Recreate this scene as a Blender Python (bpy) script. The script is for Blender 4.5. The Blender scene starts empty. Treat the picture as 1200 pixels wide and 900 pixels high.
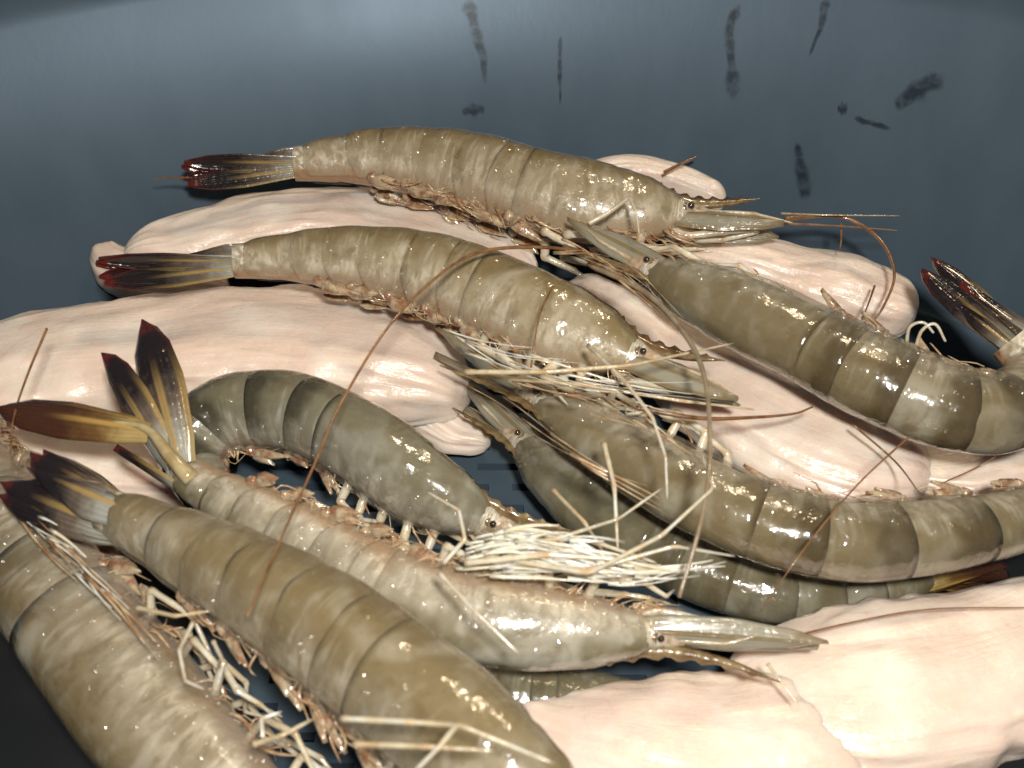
import bpy, math, random
from mathutils import Vector, noise
random.seed(7)
sc = bpy.context.scene
COL = sc.collection
V = Vector

# ------------------------------------------------------------------ camera
W, HH = 1200.0, 900.0
CAM_H, PITCH, LENS = 0.245, math.radians(45), 38.0
FPX = W * LENS / 36.0
cam_d = bpy.data.cameras.new('camera'); cam_d.lens = LENS; cam_d.sensor_width = 36
cam_d.clip_start = 0.005; cam_d.clip_end = 20
cam = bpy.data.objects.new('camera', cam_d); COL.objects.link(cam)
CAM = V((0, 0, CAM_H)); cam.location = CAM
cam.rotation_euler = (math.pi / 2 - PITCH, 0, 0)
sc.camera = cam
cam_d.dof.use_dof = True; cam_d.dof.focus_distance = 0.32; cam_d.dof.aperture_fstop = 22.0
FWD = V((0, math.cos(PITCH), -math.sin(PITCH)))
UP = V((0, math.sin(PITCH), math.cos(PITCH)))
RT = V((1, 0, 0))
TOCAM = -FWD

# ------------------------------------------------------------------ light
world = bpy.data.worlds.new('World'); sc.world = world; world.use_nodes = True
bg = world.node_tree.nodes['Background']
bg.inputs[0].default_value = (0.62, 0.68, 0.75, 1); bg.inputs[1].default_value = 0.085

def area(name, loc, target, size, watts, col):
    l = bpy.data.lights.new(name, 'AREA'); l.shape = 'DISK'; l.size = size; l.energy = watts; l.color = col
    o = bpy.data.objects.new(name, l); COL.objects.link(o); o.location = loc
    o.rotation_euler = (V(target) - V(loc)).to_track_quat('-Z', 'Y').to_euler()
    return o
area('flash_lamp', (0.028, -0.035, CAM_H + 0.10), (0, 0.27, 0.03), 0.030, 2.25, (1.0, 0.95, 0.87))
area('kitchen_lamp', (0.22, 0.62, 0.85), (0, 0.27, 0.03), 0.10, 2.2, (1.0, 0.78, 0.52))

vs = sc.view_settings
vs.view_transform = 'Standard'; vs.look = 'None'; vs.gamma = 1.0; vs.exposure = 0.0; vs.use_curve_mapping = False
sc.cycles.use_denoising = True
sc.cycles.max_bounces = 8

# ------------------------------------------------------------------ helpers
def at(px, py, z):
    d = FWD + RT * ((px - W / 2) / FPX) + UP * ((HH / 2 - py) / FPX)
    t = (z - CAM_H) / d.z
    return CAM + d * t
def pxm(p):                                    # metres per photo pixel at a point
    return (p - CAM).dot(FWD) / FPX

def catmull(pts, n):
    P = [V(p) for p in pts]
    P = [P[0] * 2 - P[1]] + P + [P[-1] * 2 - P[-2]]
    dense = []
    for i in range(1, len(P) - 2):
        a, b, c, d = P[i - 1], P[i], P[i + 1], P[i + 2]
        for k in range(24):
            t = k / 24
            dense.append(0.5 * ((2 * b) + (c - a) * t + (2 * a - 5 * b + 4 * c - d) * t * t + (3 * b - a - 3 * c + d) * t ** 3))
    dense.append(P[-2].copy())
    s = [0.0]
    for i in range(1, len(dense)): s.append(s[-1] + (dense[i] - dense[i - 1]).length)
    out = []; j = 0
    for k in range(n):
        q = s[-1] * k / (n - 1)
        while j < len(s) - 2 and s[j + 1] < q: j += 1
        f = (q - s[j]) / max(1e-9, s[j + 1] - s[j])
        out.append(dense[j].lerp(dense[j + 1], min(1, max(0, f))))
    return out, s[-1]

def lut(x, pts):
    if x <= pts[0][0]: return pts[0][1]
    for (a, b), (c, d) in zip(pts, pts[1:]):
        if x <= c:
            f = (x - a) / (c - a); f = f * f * (3 - 2 * f) * 0.5 + f * 0.5
            return b + (d - b) * f
    return pts[-1][1]

def sstep(a, b, x):
    t = min(1, max(0, (x - a) / (b - a))); return t * t * (3 - 2 * t)

class MB:
    """collects vertices, faces and per-vertex float attributes"""
    def __init__(s): s.v = []; s.f = []; s.a = {}
    def add(s, p, **at_):
        i = len(s.v); s.v.append(p)
        for k, x in at_.items(): s.a.setdefault(k, {})[i] = x
        return i
    def grid(s, rows, closed=False):
        for r in range(len(rows) - 1):
            n = len(rows[r])
            for c in range(n if closed else n - 1):
                d = (c + 1) % n
                s.f.append((rows[r][c], rows[r][d], rows[r + 1][d], rows[r + 1][c]))
    def tube(s, pts, rads, n=8, cap=True, **at_):
        rows = []; N = None
        for i, p in enumerate(pts):
            T = (pts[min(i + 1, len(pts) - 1)] - pts[max(i - 1, 0)])
            if T.length < 1e-9: T = V((0, 0, 1))
            T.normalize()
            if N is None: N = T.orthogonal().normalized()
            N = (N - T * N.dot(T))
            if N.length < 1e-6: N = T.orthogonal()
            N.normalize(); B = T.cross(N)
            rows.append([s.add(p + (N * math.cos(2 * math.pi * k / n) + B * math.sin(2 * math.pi * k / n)) * rads[i], u=i / (len(pts) - 1), **at_) for k in range(n)])
        s.grid(rows, True)
        if cap: s.f.append(tuple(reversed(rows[0]))); s.f.append(tuple(rows[-1]))
    def ball(s, c, r, nu=10, nv=7, sq=(1, 1, 1)):
        rows = []
        for i in range(nv + 1):
            ph = math.pi * (i + 0.02) / (nv + 0.04)
            rows.append([s.add(c + V((math.sin(ph) * math.cos(2 * math.pi * k / nu) * sq[0], math.sin(ph) * math.sin(2 * math.pi * k / nu) * sq[1], math.cos(ph) * sq[2])) * r) for k in range(nu)])
        s.grid(rows, True)
    def build(s, name, mat, parent=None, base=None, smooth=True, sub=0):
        base = base if base is not None else V((0, 0, 0))
        me = bpy.data.meshes.new(name)
        me.from_pydata([tuple(p - base) for p in s.v], [], s.f)
        for k, d in s.a.items():
            a = me.attributes.new(k, 'FLOAT', 'POINT')
            a.data.foreach_set('value', [d.get(i, 0.0) for i in range(len(s.v))])
        if smooth: me.polygons.foreach_set('use_smooth', [True] * len(me.polygons))
        me.materials.append(mat); me.update()
        o = bpy.data.objects.new(name, me); COL.objects.link(o)
        if parent is not None: o.parent = parent
        else: o.location = base
        if sub:
            m = o.modifiers.new('smooth', 'SUBSURF'); m.levels = sub; m.render_levels = sub
        return o

# ------------------------------------------------------------------ materials
class NT:
    def __init__(s, name):
        s.m = bpy.data.materials.new(name); s.m.use_nodes = True; s.t = s.m.node_tree; s.n = s.t.nodes
        s.b = s.n['Principled BSDF']
    def new(s, kind, **inp):
        n = s.n.new(kind)
        for k, x in inp.items():
            if k in n.inputs: s.set(n.inputs[k], x)
            else: setattr(n, k, x)
        return n
    def set(s, sock, x):
        if isinstance(x, bpy.types.NodeSocket): s.t.links.new(x, sock)
        elif isinstance(x, (tuple, list)) and len(x) == 3 and sock.type == 'RGBA': sock.default_value = (*x, 1)
        else: sock.default_value = x
    def P(s, **kw):
        for k, x in kw.items(): s.set(s.b.inputs[k.replace('_', ' ')], x)
    def attr(s, name): return s.new('ShaderNodeAttribute', attribute_name=name).outputs['Fac']
    def coord(s): return s.new('ShaderNodeTexCoord').outputs['Object']
    def noise(s, scale, detail=3, rough=0.5, vec=None, dist=0.0):
        n = s.new('ShaderNodeTexNoise', Scale=scale, Detail=detail, Roughness=rough, Distortion=dist)
        s.set(n.inputs['Vector'], vec if vec is not None else s.coord())
        return n.outputs['Fac']
    def math(s, op, a, b=None, c=None, clamp=False):
        n = s.n.new('ShaderNodeMath'); n.operation = op; n.use_clamp = clamp
        s.set(n.inputs[0], a)
        if b is not None: s.set(n.inputs[1], b)
        if c is not None: s.set(n.inputs[2], c)
        return n.outputs[0]
    def rng(s, x, a, b, lo=0.0, hi=1.0):
        n = s.new('ShaderNodeMapRange'); n.interpolation_type = 'SMOOTHSTEP'
        s.set(n.inputs[0], x); n.inputs[1].default_value = a; n.inputs[2].default_value = b
        n.inputs[3].default_value = lo; n.inputs[4].default_value = hi
        return n.outputs[0]
    def mix(s, f, a, b):
        n = s.n.new('ShaderNodeMix'); n.data_type = 'RGBA'
        s.set(n.inputs[0], f); s.set(n.inputs[6], a); s.set(n.inputs[7], b)
        return n.outputs[2]
    def bump(s, h, strength, dist, norm=None):
        n = s.new('ShaderNodeBump', Strength=strength, Distance=dist, Height=h)
        if norm is not None: s.set(n.inputs['Normal'], norm)
        return n.outputs[0]
    def stretch(s, sx, sy, sz):
        n = s.n.new('ShaderNodeMapping'); s.t.links.new(s.coord(), n.inputs[0]); n.inputs[3].default_value = (sx, sy, sz)
        return n.outputs[0]

def shell_material(name, side, back, belly, band_col, band):
    k = NT(name)
    dors, seg, th = k.attr('dors'), k.attr('segu'), k.attr('th')
    n1, n2, n3 = k.noise(120, 2, 0.5), k.noise(620, 3, 0.6), k.noise(60, 3, 0.6, None, 0.8)
    comb = k.new('ShaderNodeCombineXYZ'); k.set(comb.inputs[0], k.math('MULTIPLY', k.attr('tt'), 120.0)); k.set(comb.inputs[1], k.math('MULTIPLY', th, 1.3))
    ring = k.noise(1.0, 1, 0.5, comb.outputs[0], 0.4)                      # muscle rings seen through the shell
    d = k.math('ADD', dors, k.math('MULTIPLY', k.math('SUBTRACT', n3, 0.5), 1.9))
    c = k.mix(k.rng(d, -0.2, 0.8), side, tuple(x * .82 for x in back))
    c = k.mix(k.rng(d, -0.2, -0.8), c, belly)
    pearl = (side[0] * .8 + .20, side[1] * .8 + .21, side[2] * .8 + .20)
    c = k.mix(k.math('MULTIPLY', k.rng(ring, 0.5, 0.72), k.rng(d, 0.9, 0.1, 0.15, 0.6)), c, pearl)
    c = k.mix(k.math('MULTIPLY', k.rng(k.noise(42, 2, 0.55, None, 0.6), 0.50, 0.70), 0.55), c, pearl)
    c = k.mix(k.math('MULTIPLY', k.rng(k.noise(85, 3, 0.6, None, 0.5), 0.52, 0.70), 0.6), c, (back[0] * .62, back[1] * .52, back[2] * .40))
    b = k.math('MULTIPLY', k.rng(k.math('ADD', seg, k.math('MULTIPLY', k.math('SUBTRACT', n1, 0.5), 0.6)), 0.45, 0.85), k.rng(d, -0.6, 0.5))
    c = k.mix(k.math('MULTIPLY', b, band), c, band_col)
    c = k.mix(k.math('MULTIPLY', k.rng(n2, 0.58, 0.72), 0.25), c, tuple(x * 0.4 for x in back))
    nn = k.bump(k.noise(150, 3, 0.55), 0.6, 0.0019)
    # beads of water clinging to the flanks
    vo = k.new('ShaderNodeTexVoronoi', Scale=250.0); k.set(vo.inputs['Vector'], k.coord())
    bead = k.math('MULTIPLY', k.rng(vo.outputs['Distance'], 0.40, 0.05), k.math('MULTIPLY', k.rng(k.noise(100, 2), 0.36, 0.48), k.rng(d, 0.85, 0.1)))
    n0 = k.bump(k.noise(150, 2, 0.5), 0.35, 0.0012); nn = k.bump(bead, 1.0, 0.0015, nn)
    k.P(Base_Color=c, Roughness=k.rng(k.noise(330, 2), 0.3, 0.7, 0.14, 0.30), Alpha=k.math('ADD', k.rng(d, -0.4, 0.8, 0.36, 0.92), k.math('MULTIPLY', b, band * .2), None, True), Subsurface_Weight=0.35, Subsurface_Radius=(1.0, 0.82, 0.55), Subsurface_Scale=0.004,
        Specular_IOR_Level=0.35, Coat_Weight=1.0, Coat_Roughness=0.15, Coat_IOR=1.7, IOR=1.4, Normal=n0)
    k.t.links.new(nn, k.b.inputs['Coat Normal'])
    return k.m

def simple(name, col, col2, nscale=300, rough=0.22, sss=0.5, coat=0.6, bump=0.4, bdist=0.0005, bs=500):
    k = NT(name)
    c = k.mix(k.rng(k.noise(nscale, 3, 0.6), 0.35, 0.68), col, col2)
    nn = k.bump(k.noise(bs, 2), bump, bdist)
    k.P(Base_Color=c, Roughness=rough, Subsurface_Weight=sss, Subsurface_Radius=(1, 0.7, 0.45), Subsurface_Scale=0.002, Coat_Weight=coat, Coat_Roughness=0.08, Normal=nn)
    return k.m

def leg_material(name, col, col2, nscale=300, *a):
    k = NT(name)
    c = k.mix(k.rng(k.noise(nscale, 3, 0.6), 0.35, 0.68), col, col2)
    c = k.mix(k.math('MULTIPLY', k.attr('jn'), 0.55), c, (0.36, 0.19, 0.08))
    c = k.mix(k.rng(k.noise(90, 2), 0.52, 0.7, 0, .5), c, (0.34, 0.27, 0.17))
    k.P(Base_Color=c, Roughness=0.18, Subsurface_Weight=0.6, Subsurface_Radius=(1, .8, .5), Subsurface_Scale=0.003, Alpha=k.rng(k.noise(150, 2), 0.35, 0.65, 0.6, 0.95), Coat_Weight=0.8, Coat_Roughness=0.1, Normal=k.bump(k.noise(700, 2), .5, .0005))
    return k.m

def blade_material(name, base, mid, tip, edge, rib, dark_from=0.30):
    k = NT(name)
    u, v = k.attr('u'), k.attr('v')
    n = k.noise(330, 3, 0.6); av = k.math('ABSOLUTE', v)
    uu = k.math('ADD', u, k.math('MULTIPLY', k.math('SUBTRACT', n, 0.5), 0.28))
    c = k.mix(k.rng(uu, dark_from - 0.2, dark_from + 0.1), base, mid)
    c = k.mix(k.rng(uu, dark_from, dark_from + 0.35), c, tip)
    e = k.math('MULTIPLY', k.math('MAXIMUM', k.rng(av, 0.78, 1.0, 0, 0.8), k.rng(uu, 0.86, 1.0)), k.rng(u, dark_from + 0.35, dark_from + 0.62))
    c = k.mix(e, c, edge)
    r = k.math('MULTIPLY', k.rng(av, 0.22, 0.08), k.rng(u, dark_from + 0.45, dark_from + 0.05))
    c = k.mix(k.math('MULTIPLY', r, 0.8), c, rib)
    r2 = k.math('MULTIPLY', k.rng(v, 0.62, 0.92), k.rng(u, dark_from + 0.5, dark_from + 0.1))
    c = k.mix(k.math('MULTIPLY', r2, 0.7), c, rib)
    st = k.new('ShaderNodeTexWave', Scale=1.0); 
    w = k.math('SINE', k.math('MULTIPLY', v, 26.0))
    nn = k.bump(w, 0.25, 0.0003); nn = k.bump(k.noise(420, 2), 0.5, 0.0006, nn)
    k.P(Base_Color=c, Roughness=0.2, Subsurface_Weight=0.35, Subsurface_Radius=(1, .7, .5), Subsurface_Scale=0.0015, Coat_Weight=0.7, Coat_Roughness=0.1, Normal=nn)
    return k.m

M = {}
M['golden'] = shell_material('golden_shell', (0.40, 0.325, 0.20), (0.225, 0.165, 0.075), (0.48, 0.41, 0.29), (0.14, 0.095, 0.04), 0.35)
M['olive'] = shell_material('olive_shell', (0.285, 0.245, 0.16), (0.205, 0.165, 0.09), (0.36, 0.32, 0.23), (0.06, 0.043, 0.02), 0.85)
M['green'] = shell_material('green_shell', (0.23, 0.21, 0.145), (0.17, 0.15, 0.09), (0.30, 0.29, 0.22), (0.07, 0.055, 0.028), 0.55)
M['grey'] = shell_material('grey_shell', (0.27, 0.25, 0.19), (0.20, 0.18, 0.115), (0.35, 0.33, 0.27), (0.035, 0.03, 0.018), 0.9)
M['amber'] = shell_material('amber_shell', (0.32, 0.265, 0.17), (0.215, 0.165, 0.085), (0.36, 0.33, 0.25), (0.12, 0.085, 0.035), 0.3)
M['dusk'] = shell_material('dusk_shell', (0.31, 0.26, 0.17), (0.19, 0.145, 0.07), (0.40, 0.37, 0.30), (0.08, 0.055, 0.025), 0.6)
M['pale'] = shell_material('pale_shell', (0.42, 0.38, 0.29), (0.20, 0.17, 0.095), (0.40, 0.29, 0.17), (0.10, 0.075, 0.035), 0.3)
def flesh_material():
    k = NT('muscle_flesh')
    dors, th = k.attr('dors'), k.attr('th')
    comb = k.new('ShaderNodeCombineXYZ'); k.set(comb.inputs[0], k.math('MULTIPLY', k.attr('tt'), 70.0)); k.set(comb.inputs[1], k.math('MULTIPLY', th, 1.6))
    ring = k.noise(1.0, 2, 0.6, comb.outputs[0], 0.5); n = k.noise(70, 3, 0.6)
    c = k.mix(k.rng(ring, 0.36, 0.66), (0.30, 0.25, 0.165), (0.70, 0.64, 0.52))
    c = k.mix(k.rng(n, 0.52, 0.72, 0, 0.6), c, (0.30, 0.235, 0.14))
    c = k.mix(k.rng(dors, 0.975, 0.995, 0, 0.75), c, (0.06, 0.045, 0.03))       # gut line along the back
    c = k.mix(k.rng(k.math('ADD', dors, k.math('MULTIPLY', k.math('SUBTRACT', n, 0.5), 0.8)), -0.35, -0.8), c, (0.33, 0.20, 0.11))
    nn = k.bump(k.noise(420, 3), 0.7, 0.001)
    k.P(Base_Color=c, Roughness=0.3, Subsurface_Weight=0.7, Subsurface_Radius=(1, .8, .55), Subsurface_Scale=0.005, Coat_Weight=0.5, Coat_Roughness=0.12, Normal=nn)
    return k.m
M['belly'] = flesh_material()
M['leg'] = leg_material('leg_cream', (0.62, 0.52, 0.36), (0.46, 0.33, 0.19), 420, 0.2, 0.5, 0.7)
M['white_leg'] = leg_material('leg_white', (0.74, 0.68, 0.54), (0.58, 0.46, 0.30), 300, 0.2, 0.5, 0.7)
M['hair'] = simple('fringe_hair', (0.50, 0.36, 0.22), (0.26, 0.12, 0.05), 200, .2, .4, .8)
M['gill'] = simple('gill_white', (0.86, 0.80, 0.66), (0.72, 0.60, 0.42), 160, .15, .6, .9)
M['swim'] = simple('swimmeret_flesh', (0.44, 0.34, 0.22), (0.22, 0.10, 0.05), 330, 0.16, 0.5, 0.9, 0.8, 0.0008, 600)
M['feeler'] = simple('feeler_brown', (0.22, 0.11, 0.045), (0.12, 0.05, 0.02), 200, 0.3, 0.1, 0.4)
M['grey_feeler'] = simple('feeler_grey', (0.27, 0.215, 0.14), (0.18, 0.13, 0.08), 200, 0.25, 0.2, 0.5)
M['eye'] = simple('eye_black', (0.018, 0.012, 0.009), (0.05, 0.028, 0.016), 500, 0.12, 0.0, 1.0)
M['rostrum'] = simple('rostrum_brown', (0.22, 0.16, 0.075), (0.11, 0.06, 0.025), 240, 0.2, 0.3, 0.7)
M['stalk'] = simple('tail_stalk', (0.40, 0.33, 0.18), (0.28, 0.21, 0.10), 200)
M['tail'] = blade_material('tail_blade', (0.30, 0.30, 0.26), (0.13, 0.10, 0.075), (0.013, 0.009, 0.010), (0.10, 0.012, 0.008), (0.34, 0.23, 0.07))
M['tail_brown'] = blade_material('tail_blade_brown', (0.34, 0.25, 0.10), (0.13, 0.07, 0.022), (0.045, 0.017, 0.008), (0.05, 0.011, 0.006), (0.38, 0.24, 0.07), 0.25)
M['scale'] = blade_material('feeler_scale', (0.31, 0.29, 0.22), (0.34, 0.32, 0.25), (0.24, 0.19, 0.11), (0.20, 0.10, 0.04), (0.20, 0.14, 0.05), 0.62)
M['scale'].node_tree.nodes['Principled BSDF'].inputs['Alpha'].default_value = 0.72

def fillet_material():
    k = NT('raw_fillet')
    u, v = k.attr('u'), k.attr('v')
    n = k.noise(45, 4, 0.55)
    c = k.mix(k.rng(n, 0.38, 0.66), (0.69, 0.55, 0.455), (0.755, 0.66, 0.57))
    c = k.mix(k.math('MULTIPLY', k.rng(k.noise(110, 3, 0.6), 0.56, 0.74), 0.6), c, (0.76, 0.65, 0.53))
    c = k.mix(k.math('MULTIPLY', k.rng(k.noise(28, 2, 0.5), 0.55, 0.72), 0.35), c, (0.70, 0.49, 0.41))
    comb = k.new('ShaderNodeCombineXYZ'); k.set(comb.inputs[0], k.math('MULTIPLY', u, 5.0)); k.set(comb.inputs[1], k.math('MULTIPLY', v, 26.0))
    fib = k.noise(1.0, 3, 0.6, comb.outputs[0], 0.6)
    nn = k.bump(fib, 0.22, 0.0009)
    nn = k.bump(k.noise(420, 3, 0.6), 0.35, 0.0006, nn)
    k.P(Base_Color=c, Roughness=k.rng(k.noise(240, 3), 0.3, 0.7, 0.24, 0.46), Subsurface_Weight=0.7, Subsurface_Radius=(1.0, 0.55, 0.35), Subsurface_Scale=0.004,
        Coat_Weight=0.6, Coat_Roughness=0.17, Normal=nn)
    k.t.links.new(k.bump(k.noise(520, 3, 0.6), 0.6, 0.0007, nn), k.b.inputs['Coat Normal'])
    return k.m
M['fillet'] = fillet_material()

def pan_material():
    k = NT('dark_blue_coating')
    n = k.noise(1.0, 3, 0.5, k.stretch(60, 60, 5.0)); g = k.noise(9, 2, 0.5)
    c = k.mix(k.rng(n, 0.25, 0.75), (0.044, 0.064, 0.085), (0.052, 0.073, 0.096))
    r = k.rng(k.math('ADD', k.math('MULTIPLY', n, 0.3), k.math('MULTIPLY', g, 0.7)), 0.3, 0.7, 0.24, 0.28)
    nn = k.bump(k.noise(1.0, 3, 0.6, k.stretch(300, 300, 30)), 0.10, 0.0001)
    k.P(Base_Color=c, Roughness=r, Specular_IOR_Level=0.075, Specular_Tint=(0.62, 0.80, 1.0, 1), Metallic=0.0, Normal=nn)
    return k.m
M['pan'] = pan_material()
k = NT('dark_base'); k.P(Base_Color=(0.008, 0.009, 0.011), Roughness=0.5); M['dark'] = k.m
k = NT('counter'); k.P(Base_Color=k.mix(k.rng(k.noise(420, 2), 0.6, 0.72), (0.010, 0.009, 0.011), (0.10, 0.09, 0.085)), Roughness=0.3); M['counter'] = k.m
k = NT('wet_film')
k.P(Base_Color=(0.010, 0.017, 0.025), Roughness=0.24, Specular_IOR_Level=0.04, Alpha=k.math('MULTIPLY', k.math('MULTIPLY', k.rng(k.math('ABSOLUTE', k.attr('v')), 1.0, 0.25), k.math('MULTIPLY', k.rng(k.attr('u'), 0.0, 0.12), k.rng(k.attr('u'), 1.0, 0.8))), k.rng(k.noise(260, 3, .6), 0.3, 0.62, 0.15, 0.6)))
M['film'] = k.m

# ------------------------------------------------------------------ setting: counter and pan
PC = V((0, 0.045, 0)); R0, R1, WALL_H = 0.273, 0.3245, 0.0885
def prof(s):                                            # radius, height along the wall (s 0..1), with a rounded foot
    a = 0.05
    r = R0 + (R1 - R0) * s; z = WALL_H * (max(0, s - a) + 0.5 * min(s, a) ** 2 / a) / (1 - a / 2)
    return r, z
mb = MB()
mb.grid([[mb.add(V((x, y, -0.03))) for x in (-3, 3)] for y in (3, -3)])
o = mb.build('counter', M['counter']); o['kind'] = 'structure'

pan = bpy.data.objects.new('oval_grill_pan', None); COL.objects.link(pan); pan.location = PC
pan['label'] = 'dark blue coated grill pan with slotted base and high sloping wall'; pan['category'] = 'pan'
mb = MB(); rows = []; N = 160
rows.append([mb.add(V((PC.x + (R0 - .002) * math.cos(2 * math.pi * k / N), PC.y + (R0 - .002) * math.sin(2 * math.pi * k / N), -.014))) for k in range(N)])
ss = [0, .015, .03, .05, .15, .25, .35, .5, .65, .8, .92, 1.0]
for s in ss:
    r, z = prof(s); rows.append([mb.add(V((PC.x + r * math.cos(2 * math.pi * k / N), PC.y + r * math.sin(2 * math.pi * k / N), z))) for k in range(N)])
for dr, dz in ((.003, .003), (.012, .004), (.016, .001), (.016, -.004), (.010, -.006)):
    rows.append([mb.add(V((PC.x + (R1 + dr) * math.cos(2 * math.pi * k / N), PC.y + (R1 + dr) * math.sin(2 * math.pi * k / N), WALL_H + dz))) for k in range(N)])
for s in reversed(ss):
    r, z = prof(s); r += .004; z -= .004
    rows.append([mb.add(V((PC.x + r * math.cos(2 * math.pi * k / N), PC.y + r * math.sin(2 * math.pi * k / N), z))) for k in range(N)])
mb.grid(rows, True); mb.build('pan_wall', M['pan'], pan, PC)
# slotted base: staggered slots are real holes in a 2.5 mm plate
mb = MB(); U, Rr = 0.0034, 0.0026
ids = {}
def gv(i, j, z):
    if (i, j, z) not in ids: ids[(i, j, z)] = mb.add(V((PC.x + i * U, PC.y + j * Rr, z)))
    return ids[(i, j, z)]
def is_hole(i, j):
    if abs(i * U) > 0.075 or math.hypot(i * U, j * Rr) > R0 - 0.06 or j % 3 != 0: return False
    return (i + (3 if (j // 3) % 2 else 0)) % 6 < 4
def solid(i, j): return not is_hole(i, j)
imax, jmax = int(R0 / U) + 2, int(R0 / Rr) + 2
for i in range(-imax, imax):
    for j in range(-jmax, jmax):
        if abs((i + .5) * U + .0) > 0.082 or math.hypot((i + .5) * U, (j + .5) * Rr) > R0 - 0.02: continue
        if (j * Rr + PC.y) < 0.02 or abs(i * U) > 0.25: 
            pass
        if solid(i, j):
            mb.f.append((gv(i, j, 0), gv(i + 1, j, 0), gv(i + 1, j + 1, 0), gv(i, j + 1, 0)))
        else:
            for (a, b, c, d, di, dj) in ((0, 0, 1, 0, 0, -1), (1, 0, 1, 1, 1, 0), (1, 1, 0, 1, 0, 1), (0, 1, 0, 0, -1, 0)):
                if solid(i + di, j + dj):
                    mb.f.append((gv(i + a, j + b, 0), gv(i + c, j + d, 0), gv(i + c, j + d, -0.004), gv(i + a, j + b, -0.004)))
mb.build('slotted_base', M['pan'], pan, PC, smooth=False)
mb = MB(); c0 = mb.add(PC + V((0, 0, -0.014))); ring = [mb.add(PC + V((R0 * 1.02 * math.cos(2 * math.pi * k / 64), R0 * 1.02 * math.sin(2 * math.pi * k / 64), -0.014))) for k in range(64)]
for k_ in range(64): mb.f.append((c0, ring[k_], ring[(k_ + 1) % 64]))
mb.build('shade_floor', M['dark'], pan, PC)  # added near-black floor, its colour gives the unlit dark of the lower corners

def wall_hit(px, py):                                   # where a sight line meets the sloping wall
    d = FWD + RT * ((px - W / 2) / FPX) + UP * ((HH / 2 - py) / FPX)
    t = 0.1
    while t < 1.5:
        p = CAM + d * t; r = math.hypot(p.x - PC.x, p.y - PC.y)
        if r > R0:
            s = (r - R0) / (R1 - R0)
            if s > 1 or p.z < prof(s)[1]: break
        t += 0.0005
    lo, hi = t - 0.0006, t
    for _ in range(24):
        t = (lo + hi) / 2; p = CAM + d * t; s = (math.hypot(p.x - PC.x, p.y - PC.y) - R0) / (R1 - R0)
        if s > 0 and p.z < prof(s)[1]: hi = t
        else: lo = t
    n = V((PC.x - p.x, PC.y - p.y, 0)).normalized()
    sl = math.atan2(WALL_H, R1 - R0)
    return p, (n * math.sin(sl) + V((0, 0, 1)) * math.cos(sl)).normalized()

def trickle(pts, name, label, cat='water streak', mat='film', seed=0):
    rnd = random.Random(seed); mb = MB()
    P = [wall_hit(px, py) for px, py, w in pts]; ws = [w for _, _, w in pts]
    cen, _ = catmull([p for p, n in P], 40); rows = []
    for i, c in enumerate(cen):
        f = i / 39 * (len(ws) - 1); j = min(int(f), len(ws) - 2); w = ws[j] + (ws[j + 1] - ws[j]) * (f - j)
        n = P[min(int(round(f)), len(P) - 1)][1]
        T = (cen[min(i + 1, 39)] - cen[max(i - 1, 0)]).normalized(); S = T.cross(n).normalized()
        w *= pxm(c) * min(1, 0.25 + 3.0 * min(i, 39 - i) / 39 * 2) 
        wl = w * (0.8 + 0.5 * noise.noise(V((i * 0.13, seed * 3.1, 0)))); wr = w * (0.8 + 0.5 * noise.noise(V((i * 0.13, seed * 3.1, 9))))
        row = []
        for k in range(7):
            a = -1 + k / 3; ww = wl if a < 0 else wr
            row.append(mb.add(c + S * a * ww + n * (0.00012), v=a, u=i / 39))
        rows.append(row)
    mb.grid(rows); o = mb.build(name, M[mat], None, cen[20]); o['label'] = label; o['category'] = cat
    o['group'] = 'wet marks on the pan wall'

# ------------------------------------------------------------------ blades, legs, feelers
def leaf(mb, base, tip, normal, width, thick=0.0006, curl=0.0, shape='round', n=16, m=9):
    ax = tip - base; L = ax.length; T = ax / L
    Nn = (normal - T * normal.dot(T)).normalized(); S = T.cross(Nn)
    prof_ = {'round': [(0, .55), (.2, .80), (.55, 1.0), (.80, .84), (.94, .46), (1, .10)], 'point': [(0, .8), (.3, 1), (.7, .55), (1, .05)],
             'scale': [(0, .6), (.2, .95), (.5, 1), (.8, .62), (1, .06)]}[shape]
    top, bot = [], []
    for i in range(n + 1):
        u = i / n; w = lut(u, prof_) * width; c = base + T * (L * u) + Nn * (curl * L * math.sin(u * math.pi / 2) ** 2)
        rt, rb = [], []
        for j in range(m):
            v = -1 + 2 * j / (m - 1)
            z = thick * (1 - v * v) + 0.10 * width * max(0, 1 - abs(v) / .25) * (1 - u) - 0.18 * width * v * v
            p = c + S * (v * w) + Nn * z
            rt.append(mb.add(p, u=u, v=v)); rb.append(mb.add(p - Nn * (thick * (1.2 - .9 * abs(v))), u=u, v=v))
        top.append(rt); bot.append(list(reversed(rb)))
    mb.grid(top); mb.grid(bot)
    for i in range(n):
        mb.f.append((top[i][0], top[i + 1][0], bot[i + 1][-1], bot[i][-1])); mb.f.append((top[i][-1], bot[i][0], bot[i + 1][0], top[i + 1][-1]))
    mb.f.append(tuple(top[n] + bot[n]))

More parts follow.
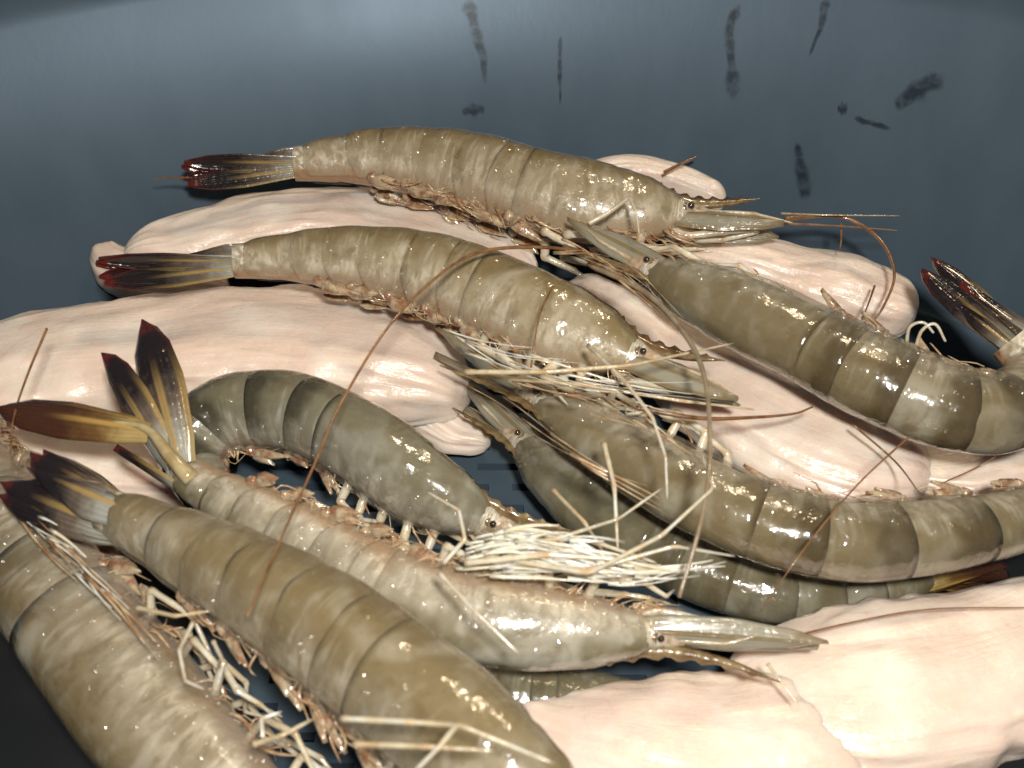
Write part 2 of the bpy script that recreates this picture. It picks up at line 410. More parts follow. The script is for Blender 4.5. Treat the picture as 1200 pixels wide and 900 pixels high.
def limb(pts, r0, r1, joints=True, n=26, sides=8):
    mb = MB(); rs = []
    if not joints:
        c, L = catmull(pts, n)
        mb.tube(c, [r0 + (r1 - r0) * i / (n - 1) for i in range(n)], sides); return mb
    c = []; k = len(pts) - 1; js = []                      # straight joints with a short bend between them
    for i in range(k):
        for f in (0.0, .07, .16, .5, .84, .93):
            p = pts[i].lerp(pts[i + 1], f)
            if f == 0.0 and i > 0: p = p * .6 + pts[i - 1].lerp(pts[i], .9) * .2 + pts[i].lerp(pts[i + 1], .1) * .2
            c.append(p); r = r0 + (r1 - r0) * ((i + f) / k); jn = max(0, 1 - min(f, 1 - f) / .12)
            rs.append(r * (1 + .22 * jn - .12 * (f == .16) + .05 * (f == .5))); js.append(jn)
    c.append(pts[-1]); rs.append(r1 * .22); js.append(0); rs[-2] *= .7; rs[-3] *= .85
    mb.tube(c, rs, sides)
    mb.a['jn'] = {q: js[q // sides] for q in range(len(c) * sides)}
    return mb

# ------------------------------------------------------------------ prawn
HPROF = [(0, .46), (.12, .58), (.18, .70), (.30, .84), (.42, .95), (.54, 1.01), (.66, 1.0)]
CPROF = [(0, 1.0), (.25, 1.03), (.5, .97), (.75, .80), (.92, .54), (1.0, .34)]
SEGF = [.25, .135, .15, .175, .155, .135]                # tail to head, share of the abdomen

def prawn(label, spine, rpx, dorsal, shell='golden', carap=.36, fan=None, fan_spread=.35, legs='white_leg', rostrum=True,
          feelers=(), extra_legs=(), own_fan=None, leg_side=0.35, seed=0, legs_n=5, swim=True, width=.80, rostrum_up=0.06, tail=True, head=True, scales=True, tail_mat='tail',fan_twist=0.0, fan_w=.34, leg_out=1.0, fan_sep=.42, fan_len=2.5, step=.6, fringe=70, tufts=(), fat=0.0, stalks=(), leg_r=.12):
    rnd = random.Random(seed)
    pts3 = [at(*p) for p in spine]
    N = 220; C, L = catmull(pts3, N)
    mid = C[int(N * .6)]; R = rpx * pxm(mid)
    base = V((sum((p.x for p in C)) / N, sum((p.y for p in C)) / N, max(0.0, min(p.z for p in C) - R)))
    root = bpy.data.objects.new('raw_prawn', None); COL.objects.link(root); root.location = base
    root['label'] = label; root['category'] = 'prawn'; root['group'] = 'raw prawns heaped in the pan'
    D_hints = dorsal if isinstance(dorsal, list) else [dorsal]
    def hint(t):
        f = t * (len(D_hints) - 1); i = min(int(f), max(0, len(D_hints) - 2)); 
        return D_hints[0] if len(D_hints) == 1 else D_hints[i].lerp(D_hints[i + 1], f - i)
    def fr(t):
        x = t * (N - 1); i = int(math.floor(x)); i = max(0, min(N - 2, i)); f = x - i
        c = C[i] + (C[i + 1] - C[i]) * f
        a, b = max(0, i - 3), min(N - 1, i + 4); T = (C[b] - C[a]).normalized()
        h = hint(min(1, max(0, t))); D = (h - T * h.dot(T)).normalized(); S = T.cross(D)
        return c, T, D, S
    ab = 1 - carap
    def hh(t):
        if t < ab: return R * lut(t / ab * .66, HPROF) * (1 + fat * max(0, 1 - max(0, t) / ab))
        return R * lut((t - ab) / carap, CPROF)
    def sec(t, th, k=1.0):
        c, T, D, S = fr(t); h = hh(t) * k
        cs, sn = math.cos(th), math.sin(th)
        cs = math.copysign(abs(cs) ** .92, cs); sn2 = math.copysign(abs(sn) ** .85, sn)
        if cs < 0: cs *= .92; sn2 *= 1 - .22 * cs * cs
        return c + D * (h * cs) + S * (h * width * sn2)
    # soft inner body under the shell plates
    mb = MB(); rows = []
    for i in range(60):
        t = i / 59 * .97
        rows.append([mb.add(sec(t, 2 * math.pi * k / 20, .91 * (1 + .05 * noise.noise(V((t * 60, k * 1.3, seed))) * (1 if 6 < k < 14 else .3))), dors=math.cos(2 * math.pi * k / 20), th=abs(k - 10) * .3, tt=t * L / .2) for k in range(20)])
    cE, TE, DE, SE = fr(1.0)
    for i in range(1, 7):
        q = i / 6; rr = hh(1.0) * math.sqrt(max(.01, 1 - q * q)) * 1.0
        rows.append([mb.add(cE + TE * (R * 1.15 * q) + DE * (rr * math.cos(2 * math.pi * k / 20) - R * .12 * q) + SE * (rr * width * math.sin(2 * math.pi * k / 20)) + DE * R * .05 * noise.noise(V((q * 9, k, seed))), dors=-.75 + .2 * math.cos(2 * math.pi * k / 20), th=abs(k - 10) * .3, tt=1 + q * .1) for k in range(20)])
    mb.grid(rows, True); mb.f.append(tuple(reversed(rows[0]))); mb.f.append(tuple(rows[-1])); mb.build('underbelly', M['belly'], root, base)
    # six overlapping shell segments
    t0 = 0; edges = []
    for f in SEGF: edges.append((t0, t0 + f * ab)); t0 += f * ab
    nth = 30
    for si, (a, b) in enumerate(edges):
        mb = MB(); rows = []; ln = b - a; nu = 12; ov = .0 if si == 0 else .30 * ln
        for i in range(nu + 2):
            u = min(1, i / nu); row = []
            for j in range(nth + 1):
                q = -1 + 2 * j / nth; th = q * math.radians(148); lo = sstep(.58, 1.0, abs(q))
                uu = .5 + (u - .5) * (1 - .42 * lo * lo)
                t = b + .06 * ln - uu * (ln * 1.06 + ov)
                kk = 1.0 - .015 * step + .04 * step * sstep(0, 1, uu) + .03 * math.sin(math.pi * uu) + (.012 * noise.noise(V((q * 3, uu * 2, seed + si * 5))))
                kk += .012 * step * sstep(.80, .88, uu)              # raised hind rim
                if i == nu + 1: kk -= .012 + .035 * step
                if si == 0: kk *= 1 - .22 * sstep(.68, 1.0, uu)
                tc = max(-.02, t); p = sec(tc, th, kk)
                row.append(mb.add(p, dors=math.cos(th), segu=uu, tt=t * L / .2, th=th))
            rows.append(row)
        mb.grid(rows); mb.build('shell_segment', M[shell], root, base)
    # carapace
    mb = MB(); rows = []; nu = 30
    for i in range(nu + 2):
        u = max(0, (i - 1) / nu); row = []
        for j in range(nth + 1):
            q = -1 + 2 * j / nth; th = q * math.radians(152)
            cut = .04 * sstep(.1, .9, abs(q)); t = ab - .035 + (carap + .035) * (1 - cut) * u
            kk = 1.045 - .02 * u
            kk -= .05 * math.exp(-((u - .55 - .18 * abs(q)) / .035) ** 2) * sstep(.0, .2, abs(q))          # neck groove
            kk -= .035 * math.exp(-((abs(q) - .42) / .05) ** 2) * sstep(.45, .65, u)                        # side groove
            kk += .07 * math.exp(-(q / .045) ** 2) * sstep(.25, .7, u)                                     # keel
            kk += .018 * noise.noise(V((q * 3, u * 4, seed * 2.2)))
            if i == 0: kk -= .07
            row.append(mb.add(sec(min(1, t), th, kk), dors=math.cos(th), segu=.8 * max(0, 1 - u * 9), tt=t * .4 * L / .2, th=th))
        rows.append(row)
    mb.grid(rows); car = mb.build('carapace', M[shell], root, base)
    c1, T1, D1, S1 = fr(1.0); h1 = hh(1.0)
    if head:
        # toothed rostrum, thin blade in the mid plane
        if rostrum:
            cR, TR, DR, SR = fr(.985); hr = hh(.985); Lr = carap * L * .62
            b0 = fr(1 - .32 * carap); pb = b0[0] + b0[2] * (hh(1 - .32 * carap) * 1.02)
            pf = c1 + D1 * (h1 * 1.05); pt = pf + T1 * Lr * .8 + D1 * (Lr * rostrum_up * 2)
            mb = MB(); rows = []; nn_ = 36
            path, _ = catmull([pb, pf, pf + T1 * Lr * .4 + D1 * Lr * .02, pt], nn_)
            for i, p in enumerate(path):
                u = i / (nn_ - 1); hgt = R * lut(u, [(0, .02), (.25, .13), (.5, .15), (.8, .09), (1, .015)])
                tooth = ((u * 9) % 1.0); tp = hgt * (1 + (.9 * (1 - abs(tooth - .75) / .25) if tooth > .5 and .1 < u < .9 else 0))
                wd = R * .055 * (1 - .75 * u)
                rows.append([mb.add(p + D1 * tp), mb.add(p + D1 * hgt * .4 + S1 * wd), mb.add(p - D1 * hgt * .3 + S1 * wd * 1.6), mb.add(p - D1 * hgt * .9),
                             mb.add(p - D1 * hgt * .3 - S1 * wd * 1.6), mb.add(p + D1 * hgt * .4 - S1 * wd)])
            mb.grid(rows, True); mb.build('rostrum', M['rostrum'], root, base)
        for sg in (-1, 1):
            e0 = c1 - T1 * R * .15 + D1 * h1 * .2 + S1 * sg * h1 * .4; e1 = e0 + T1 * R * .22 + S1 * sg * R * .12 + D1 * R * .06
            mb = MB(); mb.tube([e0, e0.lerp(e1, .5), e1], [R * .08, R * .085, R * .11]); st = mb.build('eye_stalk', M['rostrum'], root, base)
            mb = MB(); mb.ball(e1 + (e1 - e0).normalized() * R * .09, R * .08); mb.build('eye', M['eye'], st, base)
        if scales:
            for sg in (-1, 1):
                a0 = c1 + S1 * sg * h1 * .5 - D1 * h1 * .10; a1 = a0 + T1 * carap * L * .66 + S1 * sg * R * .22 - D1 * R * .05
                mb = MB(); leaf(mb, a0 - T1 * R * .45, a1, (S1 * sg * .9 + D1 * .5), R * .36, .0009, 0, 'scale'); mb.build('feeler_scale', M['scale'], root, base)
                # thick feeler base, short antennules and mouth leg
                f0 = c1 + S1 * sg * h1 * .5 - D1 * h1 * .45
                limb([f0 - T1 * R * .1, f0 + T1 * R * .5 - D1 * R * .08, f0 + T1 * R * 1.0 - D1 * R * .05 + S1 * sg * R * .1], R * .15, R * .09).build('feeler_base', M['leg'], root, base)
                g0 = c1 + S1 * sg * h1 * .2 + D1 * h1 * .35
                limb([g0, g0 + T1 * R * .7 + S1 * sg * R * .08, g0 + T1 * R * 1.5 + S1 * sg * R * .2, g0 + T1 * R * (2.0 + .4 * rnd.random()) + S1 * sg * R * .35 - D1 * R * .2], R * .075, R * .02).build('antennule', M['leg'], root, base)
                m0 = c1 - D1 * h1 * .7 + S1 * sg * h1 * .3 - T1 * R * .6
                limb([m0, m0 + T1 * R * .7 - D1 * R * .25, m0 + T1 * R * 1.5 - D1 * R * .12 + S1 * sg * R * .1, m0 + T1 * R * 2.3 + D1 * R * .1], R * .12, R * .05).build('mouth_leg', M[legs], root, base)
        for k in range(legs_n):
            t = ab + carap * (.12 + .62 * k / max(1, legs_n - 1))
            for sg in (-1, 1):
                c, T, D, S = fr(t); h = hh(t)
                j = lambda a: (rnd.random() - .5) * a
                p0 = c - D * h * .78 + S * sg * h * .35 * width; p1 = p0 - D * R * (.32 + j(.2)) * leg_out + S * sg * R * (leg_side + j(.3)) + T * R * (.05 + j(.3))
                p2 = p1 + T * R * (.75 + j(.5)) - D * R * (.05 + j(.4)) * leg_out + S * sg * R * (.0 + j(.4)); p3 = p2 + T * R * (.55 + j(.4)) + D * R * (.10 + j(.5)) * leg_out + S * sg * R * (-.1 + j(.5))
                p4 = p3 + T * R * (.3 + j(.4)) + D * R * j(.5)
                limb([p0, p1, p2, p3, p4], R * leg_r, R * .018).build('walking_leg', M[legs], root, base)
    if swim:
        for si, (a, b) in enumerate(edges[1:6]):
            t = a + .5 * (b - a); c, T, D, S = fr(t); h = hh(t)
            for sg in (-1, 1):
                j = lambda a_: (rnd.random() - .5) * a_
                p0 = c - D * h * .72 + S * sg * h * .48 * width; p1 = p0 - D * R * (.16 + j(.10)) + S * sg * R * (.06 + j(.12)) + T * R * (.12 + j(.2))
                mb = MB(); mb.tube([p0, p0.lerp(p1, .5), p1], [R * .15, R * .16, R * .10], u=0) if False else mb.tube([p0, p0.lerp(p1, .5), p1], [R * .13, R * .13, R * .08])
                for q in (0, 1):
                    tip = p1 + T * R * (.70 + j(.4) - .2 * q) - D * R * (.14 + j(.26)) + S * sg * R * (.2 * q + j(.25))
                    leaf(mb, p1, tip, S * sg + T * .3 * j(2), R * .17, .0004, j(.3), 'point', 8, 5)
                mb.build('swimmeret', M['swim'], root, base)
    if fringe:
        mb = MB()
        for q in range(fringe):
            t = .22 + (.62 + (.3 if head else 0)) * rnd.random() * .9; c, T, D, S = fr(min(.97, t)); h = hh(min(.97, t)); sg = rnd.choice((-1, 1)); j = lambda a_: (rnd.random() - .5) * a_
            p0 = c - D * h * (.72 + j(.2)) + S * sg * h * (.55 + j(.35)) * width
            p1 = p0 - D * R * (.16 + j(.2)) + T * R * (.15 + j(.5)) + S * sg * R * j(.3); p2 = p1 - D * R * j(.35) + T * R * (.3 + j(.6)) + S * sg * R * j(.4)
            cc, _ = catmull([p0, p1, p2], 6); rr = R * (.012 + .022 * rnd.random() ** 2); mb.tube(cc, [rr, rr, rr * .9, rr * .8, rr * .6, rr * .2], 5)
        mb.build('hair_fringe', M['hair'], root, base)['kind'] = 'stuff'
    for (pl, spread, cnt, rp, nm, mt) in tufts:
        P = [at(*p) for p in pl]; s_ = pxm(P[0]); mb = MB()
        for q in range(cnt):
            w = rnd.random() * 2 - 1; w2 = rnd.random() * 2 - 1; f0 = rnd.random() * .7; f1 = min(1, f0 + .18 + .25 * rnd.random())
            cc, _ = catmull(P, 20); cc = cc[int(f0 * 19):int(f1 * 19) + 1]
            n_ = len(cc); ph = rnd.random() * 6
            sk = (rnd.random() - .5) * 1.6
            cc = [p + (UP * (w + sk * i / (n_ - 1)) + TOCAM * w2 * .35) * spread * s_ + UP * s_ * 5 * math.sin(i * .35 + ph) + TOCAM * s_ * 4 * math.sin(i * .3 + ph * 2) for i, p in enumerate(cc)]
            r_ = rp * s_ * (.35 + .8 * rnd.random() ** 2); mb.tube(cc, [r_ * (1 - .75 * i / (n_ - 1)) for i in range(n_)], 5)
        mb.build(nm, M[mt], root, base)['kind'] = 'stuff'
    if tail:
        c0, T0, D0, S0 = fr(0.0); h0 = hh(0)
        if own_fan:
            for (bx, by, bz, tx, ty, tz, w, nrm, mt) in own_fan:
                b_, t_ = at(bx, by, bz), at(tx, ty, tz)
                mb = MB(); leaf(mb, b_, t_, nrm, w * pxm(b_), .0008, 0.02, 'round'); mb.build('tail_blade', M[mt], root, base)
        else:
            Lf = R * fan_len
            ca, sa = math.cos(fan_twist), math.sin(fan_twist); S0, D0 = S0 * ca + D0 * sa, D0 * ca - S0 * sa
            for sg in (-1, 1):
                for q in (0, 1):
                    ang = fan_spread * (.45 + .75 * q) * sg
                    dr = (-T0 * math.cos(ang) + S0 * math.sin(ang) - D0 * .05).normalized()
                    b_ = c0 + S0 * sg * h0 * fan_sep - D0 * h0 * (.05 + .2 * q) + T0 * R * .45
                    mb = MB(); leaf(mb, b_, b_ + dr * Lf * (1.02 - .03 * q), D0 + S0 * sg * .35, R * fan_w, .0012, .03, 'round'); mb.build('tail_blade', M[tail_mat], root, base)
        for (pl, r0_, r1_) in stalks:
            P = [at(*p) for p in pl]; s_ = pxm(P[0]); mb = limb(P, r0_ * s_, r1_ * s_, False, 20, 10); mb.build('tail_blade_stalk', M['stalk'], root, base)
        if not own_fan or True:
            dd = -T0
            if own_fan: dd = (at(*own_fan[-1][3:6]) - c0).normalized() * .5 - T0 * .5
            mb = MB(); leaf(mb, c0 + D0 * h0 * .80 + T0 * R * .5, c0 + dd * R * 1.7 + D0 * h0 * .35, D0, R * .36, R * .10, 0, 'point'); mb.build('telson', M[tail_mat], root, base)
    for (pl, r0, r1, mt) in feelers:
        P = [at(*p) for p in pl]; s_ = pxm(P[len(P) // 2])
        limb(P, r0 * s_, r1 * s_, False, 60, 6).build('feeler', M[mt], root, base)
    for (pl, r0, r1, mt) in extra_legs:
        P = [at(*p) for p in pl]; s_ = pxm(P[len(P) // 2])
        limb(P, r0 * s_ * .78, r1 * s_ * .6, True, 40, 8).build('walking_leg', M[mt], root, base)
    return root

# ------------------------------------------------------------------ fillets
def fillet(label, spine, thick, seed=0, flat=.35, lump=.10):
    P = [at(x, y, z) for x, y, z, w in spine]; N = 70
    C, L = catmull(P, N); ws = [w * pxm(p) for p, (_, _, _, w) in zip(P, spine)]
    # re-space widths along arc length
    arc = [0]
    for i in range(1, len(P)): arc.append(arc[-1] + (P[i] - P[i - 1]).length)
    wl = [(a / arc[-1], w) for a, w in zip(arc, ws)]
    base = V((C[N // 2].x, C[N // 2].y, min(p.z for p in C) - thick)); mb = MB(); rows = []; K = 72
    for i in range(N):
        u = i / (N - 1); T = (C[min(i + 1, N - 1)] - C[max(0, i - 1)]).normalized()
        S = T.cross(V((0, 0, 1))).normalized(); Nn = S.cross(T)
        e = min(1, math.sqrt(max(0, 1 - (1 - min(u, 1 - u) / .10) ** 2))) if min(u, 1 - u) < .10 else 1
        w = lut(u, wl) * max(.06, e); th = thick * max(.06, e) * (.85 + .25 * noise.noise(V((u * 3, seed, 1))))
        row = []
        for k in range(K):
            a = 2 * math.pi * k / K; cs, sn = math.cos(a), math.sin(a)
            x = math.copysign(abs(cs) ** .72, cs); y = math.copysign(abs(sn) ** .66, sn) * (1 if sn > 0 else .8)
            q = V((u * L * 28, cs * 1.6, sn * 1.6 + seed * 7.3))
            d = lump * (noise.noise(q) + .5 * noise.noise(q * 2.3) + .25 * noise.noise(q * 5.1)) + .05 * noise.noise(V((u * L * 90, cs * 5, sn * 5 + seed))) + .07 * abs(cs) ** 3 * noise.noise(V((u * L * 160, seed * 2.0, cs)))
            if sn > 0: d -= .055 * math.exp(-((x - .28 - .12 * math.sin(u * 5 + seed)) / .055) ** 2) * sstep(.08, .3, u) * sstep(1, .7, u)
            row.append(mb.add(C[i] + S * (x * w * (1 + d)) + Nn * (y * th * (1 + 1.3 * d)), u=u * L * 20 + seed * 3.7, v=x + seed))
        rows.append(row)
    mb.grid(rows, True); mb.f.append(tuple(reversed(rows[0]))); mb.f.append(tuple(rows[-1]))
    o = mb.build('raw_fillet', M['fillet'], None, base); o['label'] = label; o['category'] = 'fillet'; o['group'] = 'raw pale fillets under the prawns'
    return o
#@@OBJECTS
TH = .0125
fillet('pale pink fillet beneath the topmost prawn, against the far pan wall', [(145, 310, .018, 18), (225, 290, .020, 42), (320, 272, .021, 48), (420, 268, .021, 50), (520, 290, .020, 50), (630, 330, .018, 30)], TH, 1)
fillet('small pale fillet end poking out left behind a red prawn tail tip', [(124, 300, .014, 16), (138, 318, .014, 24), (190, 340, .013, 26), (270, 340, .012, 22)], .010, 2)
fillet('largest fillet at the left, under the second prawn from the top', [(-90, 478, .018, 70), (40, 436, .020, 80), (150, 420, .021, 84), (260, 408, .022, 86), (360, 412, .022, 86), (455, 432, .021, 70), (550, 472, .018, 42)], .014, 3)
fillet('thin ragged white fillet end pointing down at the bare pan slots', [(430, 445, .010, 30), (490, 480, .009, 36), (540, 505, .008, 30), (574, 522, .007, 16)], .0065, 4, lump=.18)
fillet('low fillet at the left edge below the three spread tail blades', [(-120, 540, .016, 45), (0, 545, .016, 48), (110, 552, .015, 46), (225, 578, .012, 24)], .011, 5)
fillet('small fillet showing behind the rostrum of the topmost prawn', [(640, 228, .022, 12), (720, 207, .024, 16), (780, 212, .023, 16), (850, 240, .020, 12)], .008, 6)
fillet('plump fillet end at the right against the pan wall, behind a curled prawn', [(790, 310, .016, 22), (890, 318, .020, 38), (980, 340, .020, 46), (1072, 375, .016, 32)], .0125, 7)
fillet('glistening white fillet between the two banded prawns at the right', [(660, 345, .016, 18), (760, 395, .018, 40), (860, 470, .020, 76), (970, 526, .020, 82), (1090, 565, .016, 52)], TH, 8)
fillet('fillet at the right edge below the curled prawn, past a white seam', [(1050, 566, .014, 24), (1120, 556, .016, 50), (1220, 548, .016, 54), (1330, 540, .015, 34)], .0105, 9)
fillet('wide smooth fillet filling the bottom right corner', [(1285, 715, .016, 50), (1200, 765, .019, 85), (1100, 800, .020, 110), (1000, 820, .019, 112), (915, 826, .015, 84), (850, 850, .008, 20)], .0145, 10, lump=.05)
fillet('fillet at the bottom centre beside the large front prawn', [(600, 850, .015, 14), (690, 872, .018, 66), (790, 892, .019, 104), (890, 892, .018, 110), (990, 880, .015, 92)], .0130, 11, lump=.05)

prawn('topmost golden prawn lying along the far wall, dark tail at left', [(345, 193, .046), (430, 188, .046), (500, 195, .045), (560, 208, .044), (620, 227, .043), (700, 244, .042), (800, 254, .042)], 52,
      V((0, .85, .5)), 'golden', seed=1, fan_spread=.05, fan_twist=.9, fan_w=.25, fan_sep=.12, fan_len=2.9, step=.3, fringe=120,
      feelers=[([(920, 256, .044), (985, 254, .044), (1030, 280, .042), (1048, 320, .040), (1036, 358, .038), (1018, 382, .036)], 3.2, 1.2, 'feeler'),
               ([(915, 250, .044), (970, 252, .046), (1055, 253, .048)], 1.6, .5, 'grey_feeler'), ([(915, 262, .043), (970, 264, .043), (1052, 270, .043)], 1.6, .6, 'feeler'),  # second strand stands in for the shadow cast by the pale feeler above
               ([(222, 208, .045), (200, 208, .045), (178, 210, .045)], 1.4, .5, 'feeler'), ([(778, 202, .034), (798, 192, .036), (816, 184, .037)], 2.0, 1.4, 'feeler'), ([(985, 262, .040), (986, 278, .038), (984, 295, .036)], 1.5, .8, 'feeler')],
      extra_legs=[([(690, 262, .055), (715, 248, .058), (738, 231, .060), (746, 250, .060), (749, 274, .058)], 4, 2, 'white_leg')])
prawn('golden prawn second from the top, stretched over two fillets', [(275, 307, .050), (350, 304, .050), (420, 308, .050), (500, 323, .050), (570, 348, .050), (640, 380, .050), (745, 420, .049)], 52,
      V((.25, .8, .6)), 'golden', seed=2, fan_spread=.05, fan_twist=.9, fan_w=.28, fan_sep=.12, fan_len=3.5, step=.3, fringe=120,
      tufts=[([(520, 395, .060), (600, 425, .066), (700, 445, .066), (860, 470, .058)], 14, 18, 1.7, 'mouth_fringe', 'gill'), ([(540, 400, .056), (620, 440, .060), (740, 470, .058)], 12, 9, 2.0, 'mouth_fringe', 'hair')],
      feelers=[([(745, 478, .056), (820, 490, .054), (885, 489, .050), (930, 485, .046), (952, 477, .044)], 3, 1.3, 'feeler'), ([(622, 432, .066), (632, 372, .068), (648, 335, .066)], 1.2, .8, 'feeler')],
      extra_legs=[([(545, 436, .066), (640, 436, .070), (740, 428, .070), (860, 402, .066)], 4.5, 2.2, 'leg'), ([(560, 440, .06), (690, 452, .062), (800, 470, .06), (885, 480, .056)], 4, 2.2, 'leg')])
prawn('thick green prawn under the banded one, its side showing by the bare slots', [(1095, 672, .016), (1000, 690, .016), (900, 685, .016), (800, 648, .016), (700, 590, .017), (612, 520, .018)], 50,
      TOCAM * .8 - UP * .5, 'green', seed=5, swim=False, legs_n=0, fringe=0, tail_mat='tail_brown',
      feelers=[([(905, 752, .038), (1000, 729, .0375), (1090, 714, .037), (1205, 712, .036)], 1.3, .7, 'feeler')])
prawn('banded green prawn at the right with its tail beyond the right edge', [(1345, 560, .034), (1270, 580, .036), (1190, 606, .038), (1100, 623, .040), (1000, 630, .041), (910, 613, .042), (830, 580, .042), (735, 528, .041), (635, 472, .040)], 54,
      TOCAM * .85 - UP * .5, 'olive', seed=4, carap=.34,
      tufts=[([(548, 455, .058), (610, 490, .062), (690, 545, .064), (790, 595, .058)], 9, 9, 1.8, 'mouth_fringe', 'hair'), ([(600, 448, .060), (680, 462, .066), (760, 500, .066), (850, 560, .058)], 18, 11, 1.6, 'mouth_fringe', 'hair')],
      extra_legs=[([(690, 405, .064), (735, 450, .072), (765, 490, .074), (780, 535, .072), (782, 585, .066)], 4, 2.2, 'white_leg'), ([(708, 520, .064), (720, 570, .066), (724, 645, .060)], 4.5, 3, 'white_leg'),
                  ([(648, 574, .056), (685, 612, .058), (712, 655, .056)], 4, 2.5, 'leg')])
prawn('curled olive prawn at the right edge with its tail raised against the wall', [(1186, 398, .050), (1212, 430, .047), (1196, 470, .047), (1150, 480, .048), (1090, 466, .049), (1020, 436, .050), (940, 396, .050), (860, 358, .050), (765, 318, .049)], 54,
      [TOCAM * .4 + RT * .8 - UP * .2, TOCAM * .7 - UP * .6 + RT * .4, TOCAM * .85 - UP * .55 - RT * .2, TOCAM * .85 - UP * .5 - RT * .3], 'olive', seed=3, carap=.36, fat=.35, leg_out=.05, leg_side=.0, legs_n=3,
      tufts=[([(640, 288, .060), (700, 306, .064), (750, 335, .066), (810, 392, .062)], 8, 14, 1.8, 'mouth_fringe', 'hair')],
      own_fan=[(1205, 418, .048, 1080, 318, .052, 20, TOCAM + RT * .3, 'tail'), (1212, 412, .046, 1092, 303, .050, 14, TOCAM - RT * .4, 'tail'), (1200, 420, .050, 1115, 352, .05, 10, TOCAM, 'tail')],
      feelers=[([(700, 300, .058), (640, 290, .064), (560, 296, .070), (500, 335, .074), (450, 390, .074), (400, 472, .072), (368, 545, .072), (330, 630, .076), (290, 722, .082)], 2.6, 1.0, 'feeler'),
               ([(690, 310, .060), (755, 342, .066), (800, 388, .070), (825, 440, .074), (832, 520, .078), (824, 600, .076), (796, 700, .068)], 4.6, 2.0, 'grey_feeler'),
               ([(1065, 512, .054), (1005, 568, .056), (945, 640, .056), (890, 718, .046)], 1.4, .8, 'feeler'), ([(1000, 498, .040), (1050, 542, .036), (1082, 585, .05)], 1.4, .8, 'feeler'),
               ([(1062, 408, .052), (1066, 384, .058), (1082, 378, .060), (1094, 390, .058)], 2.5, 1.5, 'white_leg'), ([(1072, 412, .052), (1080, 388, .058), (1096, 380, .060), (1108, 400, .056)], 2.5, 1.5, 'white_leg'),
               ([(1205, 510, .046), (1150, 545, .036), (1100, 568, .034)], 1.3, .7, 'feeler'), ([(1025, 335, .036), (1018, 355, .036), (1010, 375, .036)], 1.4, .8, 'feeler')])
prawn('greenish prawn tucked under the pale prawn at the bottom centre', [(420, 800, .016), (520, 812, .016), (620, 822, .015), (720, 835, .014), (800, 850, .013)], 52, TOCAM * .9 + UP * .3, 'green', seed=10, fringe=0, swim=False, legs_n=0, tail=False, head=False)
prawn('arched grey prawn with black back bands behind the spread tail blades', [(330, 612, .024), (262, 590, .026), (226, 535, .030), (262, 490, .034), (340, 486, .036), (420, 522, .036), (490, 572, .034), (572, 610, .030)], 52,
      [-RT * .7 + UP * .2 + TOCAM * .4, -RT * .5 + UP * .7 + TOCAM * .4, UP * .9 + TOCAM * .45 + RT * .1, UP * .8 + TOCAM * .45 + RT * .6], 'grey', seed=6, carap=.34, tail=False)
prawn('pale prawn on its back in the middle, white legs up, three spread tail blades', [(208, 548, .050), (280, 592, .050), (350, 630, .048), (420, 668, .046), (500, 704, .045), (600, 726, .045), (765, 742, .044)], 54,
      -UP * .9 + TOCAM * .35 - RT * .3, 'pale', seed=7, carap=.46, leg_side=.5, step=.6, fringe=130,
      tufts=[([(535, 655, .058), (600, 640, .064), (680, 648, .066), (770, 668, .062)], 15, 60, 3.0, 'gill_tuft', 'gill'), ([(560, 668, .058), (640, 662, .062), (740, 672, .062), (850, 655, .062)], 10, 40, 3.0, 'gill_tuft', 'gill')],
      own_fan=[(212, 545, .055, 170, 378, .062, 30, TOCAM, 'tail'), (200, 545, .054, 124, 415, .060, 24, TOCAM - RT * .3, 'tail'), (175, 505, .057, -2, 480, .058, 25, TOCAM + UP * .6, 'tail_brown')],
      stalks=[([(225, 562, .054), (200, 535, .057), (172, 503, .058), (130, 494, .058)], 11, 2)],
      extra_legs=[([(560, 650, .060), (690, 672, .068), (775, 628, .076), (836, 572, .078), (822, 530, .076)], 4.5, 1.9, 'white_leg'), ([(560, 640, .060), (650, 632, .068), (725, 608, .072), (776, 572, .072)], 3.8, 1.9, 'white_leg'),
                  ([(540, 655, .058), (690, 668, .066), (790, 640, .07), (862, 652, .066)], 4.5, 2.2, 'white_leg'), ([(900, 778, .040), (912, 795, .040), (936, 826, .038)], 3.2, 1.8, 'white_leg'), ([(515, 672, .068), (555, 715, .070), (608, 766, .066)], 3.8, 2.6, 'white_leg'),
                  ([(520, 660, .062), (545, 632, .066), (538, 598, .068), (500, 576, .066)], 3.8, 2.2, 'white_leg'), ([(560, 640, .06), (610, 622, .066), (700, 636, .066), (770, 660, .062)], 5.2, 3.0, 'white_leg'),
                  ([(545, 660, .062), (640, 650, .066), (720, 655, .066), (800, 672, .062)], 5.2, 3.0, 'white_leg')])
prawn('prawn at the bottom left corner with its tail beyond the left edge', [(-150, 390, .030), (-95, 465, .032), (-30, 555, .034), (40, 650, .036), (110, 745, .037), (190, 845, .037), (290, 955, .036), (390, 1050, .035)], 74,
      TOCAM * .35 - RT * .7 - UP * .55, 'dusk', seed=9, carap=.36, leg_r=.07, fringe=160, step=1.0,
      tufts=[([(15, 585, .054), (60, 630, .056), (120, 690, .058), (190, 770, .058)], 14, 16, 2.2, 'gill_tuft', 'hair'), ([(20, 600, .056), (70, 640, .058), (150, 720, .060)], 12, 12, 2.6, 'gill_tuft', 'gill')])
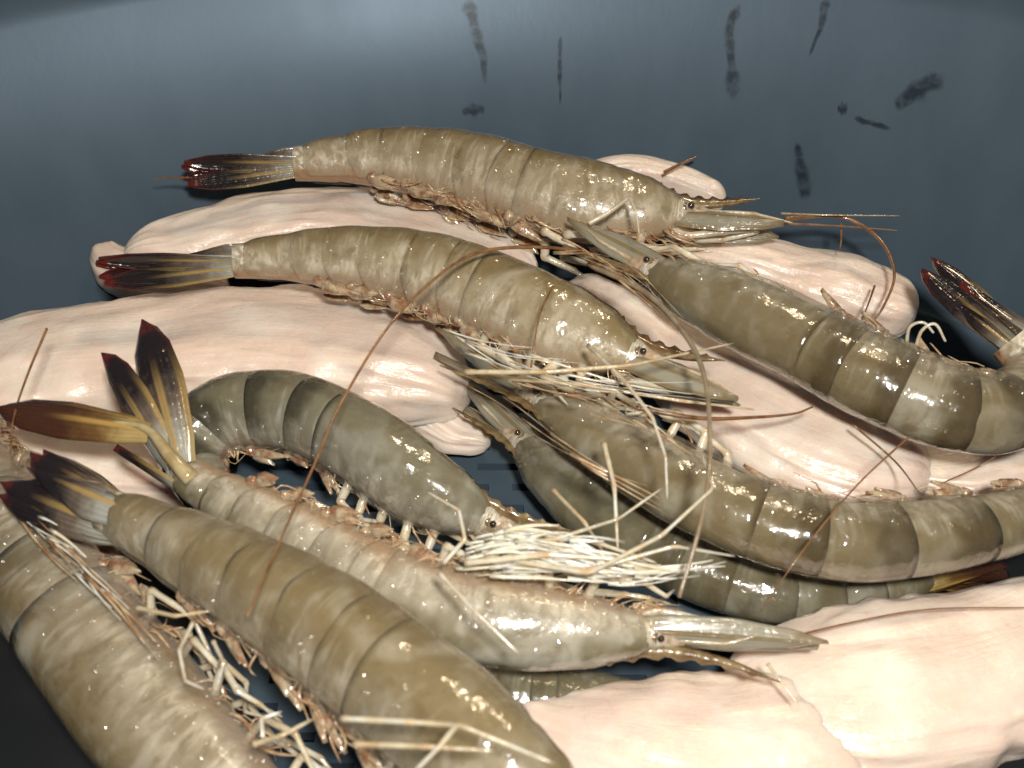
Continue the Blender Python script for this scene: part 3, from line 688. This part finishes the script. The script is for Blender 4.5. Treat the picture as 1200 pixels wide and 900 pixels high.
prawn('largest amber prawn in the foreground running out of the bottom edge', [(125, 600, .060), (205, 640, .060), (300, 692, .060), (400, 758, .060), (500, 838, .060), (600, 922, .060), (690, 990, .058)], 80,
      UP * .75 + RT * .55 + TOCAM * .65, 'amber', seed=8, leg_r=.07, fan_spread=.10, fan_twist=-.4, step=.35, fringe=160,
      feelers=[([(55, 385, .060), (32, 440, .056), (16, 490, .06), (12, 535, .062)], 1.8, 1.0, 'feeler')],
      extra_legs=[([(160, 712, .062), (205, 722, .066), (246, 716, .066)], 4, 2.5, 'leg'), ([(226, 730, .062), (210, 762, .066), (217, 798, .066), (240, 808, .064)], 4, 2.2, 'white_leg'),
                  ([(298, 872, .066), (330, 862, .07), (368, 842, .07)], 5, 3, 'leg'), ([(250, 752, .064), (262, 776, .066), (254, 806, .064)], 3.6, 2, 'white_leg'), ([(308, 864, .068), (306, 842, .07), (330, 834, .07)], 3.6, 2, 'white_leg'),
                  ([(400, 842, .082), (480, 846, .088), (540, 850, .090), (650, 895, .088)], 5, 3, 'white_leg'), ([(535, 850, .090), (515, 875, .090), (485, 905, .088)], 4.5, 3.5, 'white_leg'), ([(415, 872, .084), (500, 875, .088), (580, 880, .088)], 5, 3, 'leg')])

trickle([(548, -5, 12.2), (556, 30, 12.2), (565, 65, 8.1), (569, 104, 2.7)], 'water_streak', 'forked dark streak running down the wall above the topmost prawn', seed=1)
trickle([(540, 131, 6.8), (552, 129, 12.2), (570, 127, 8.1)], 'water_drop', 'single dark drop on the wall just above the topmost prawn', 'water drop', seed=2)
trickle([(657, 40, 5.4), (656, 75, 4.1), (657, 130, 2.7)], 'water_streak', 'thin beaded streak on the wall between two dark streaks', seed=3)
trickle([(868, 2, 9.5), (857, 30, 10.8), (857, 70, 12.2), (861, 122, 9.5)], 'water_streak', 'long straight-sided dark streak on the right half of the wall', seed=4)
trickle([(968, -4, 10.8), (962, 30, 6.8), (947, 70, 2.7)], 'water_streak', 'slanted dark streak cut by the top edge at the right', seed=5)
trickle([(1050, 130, 13.5), (1072, 108, 24.3), (1108, 86, 12.2)], 'water_smear', 'broad slanted smear high on the right of the wall', 'water smear', seed=6)
trickle([(981, 127, 8.1), (987, 127, 12.2), (994, 127, 8.1)], 'water_drop', 'round dark spot on the wall left of the broad smear', 'water drop', seed=7)
trickle([(1000, 138, 5.4), (1020, 144, 5.4), (1045, 152, 4.1)], 'water_streak', 'short dark dash below the round spot on the wall', seed=8)
trickle([(934, 165, 5.4), (940, 205, 12.2), (945, 238, 10.8)], 'water_streak', 'faint wide streak on the wall above the top prawn head', seed=9)
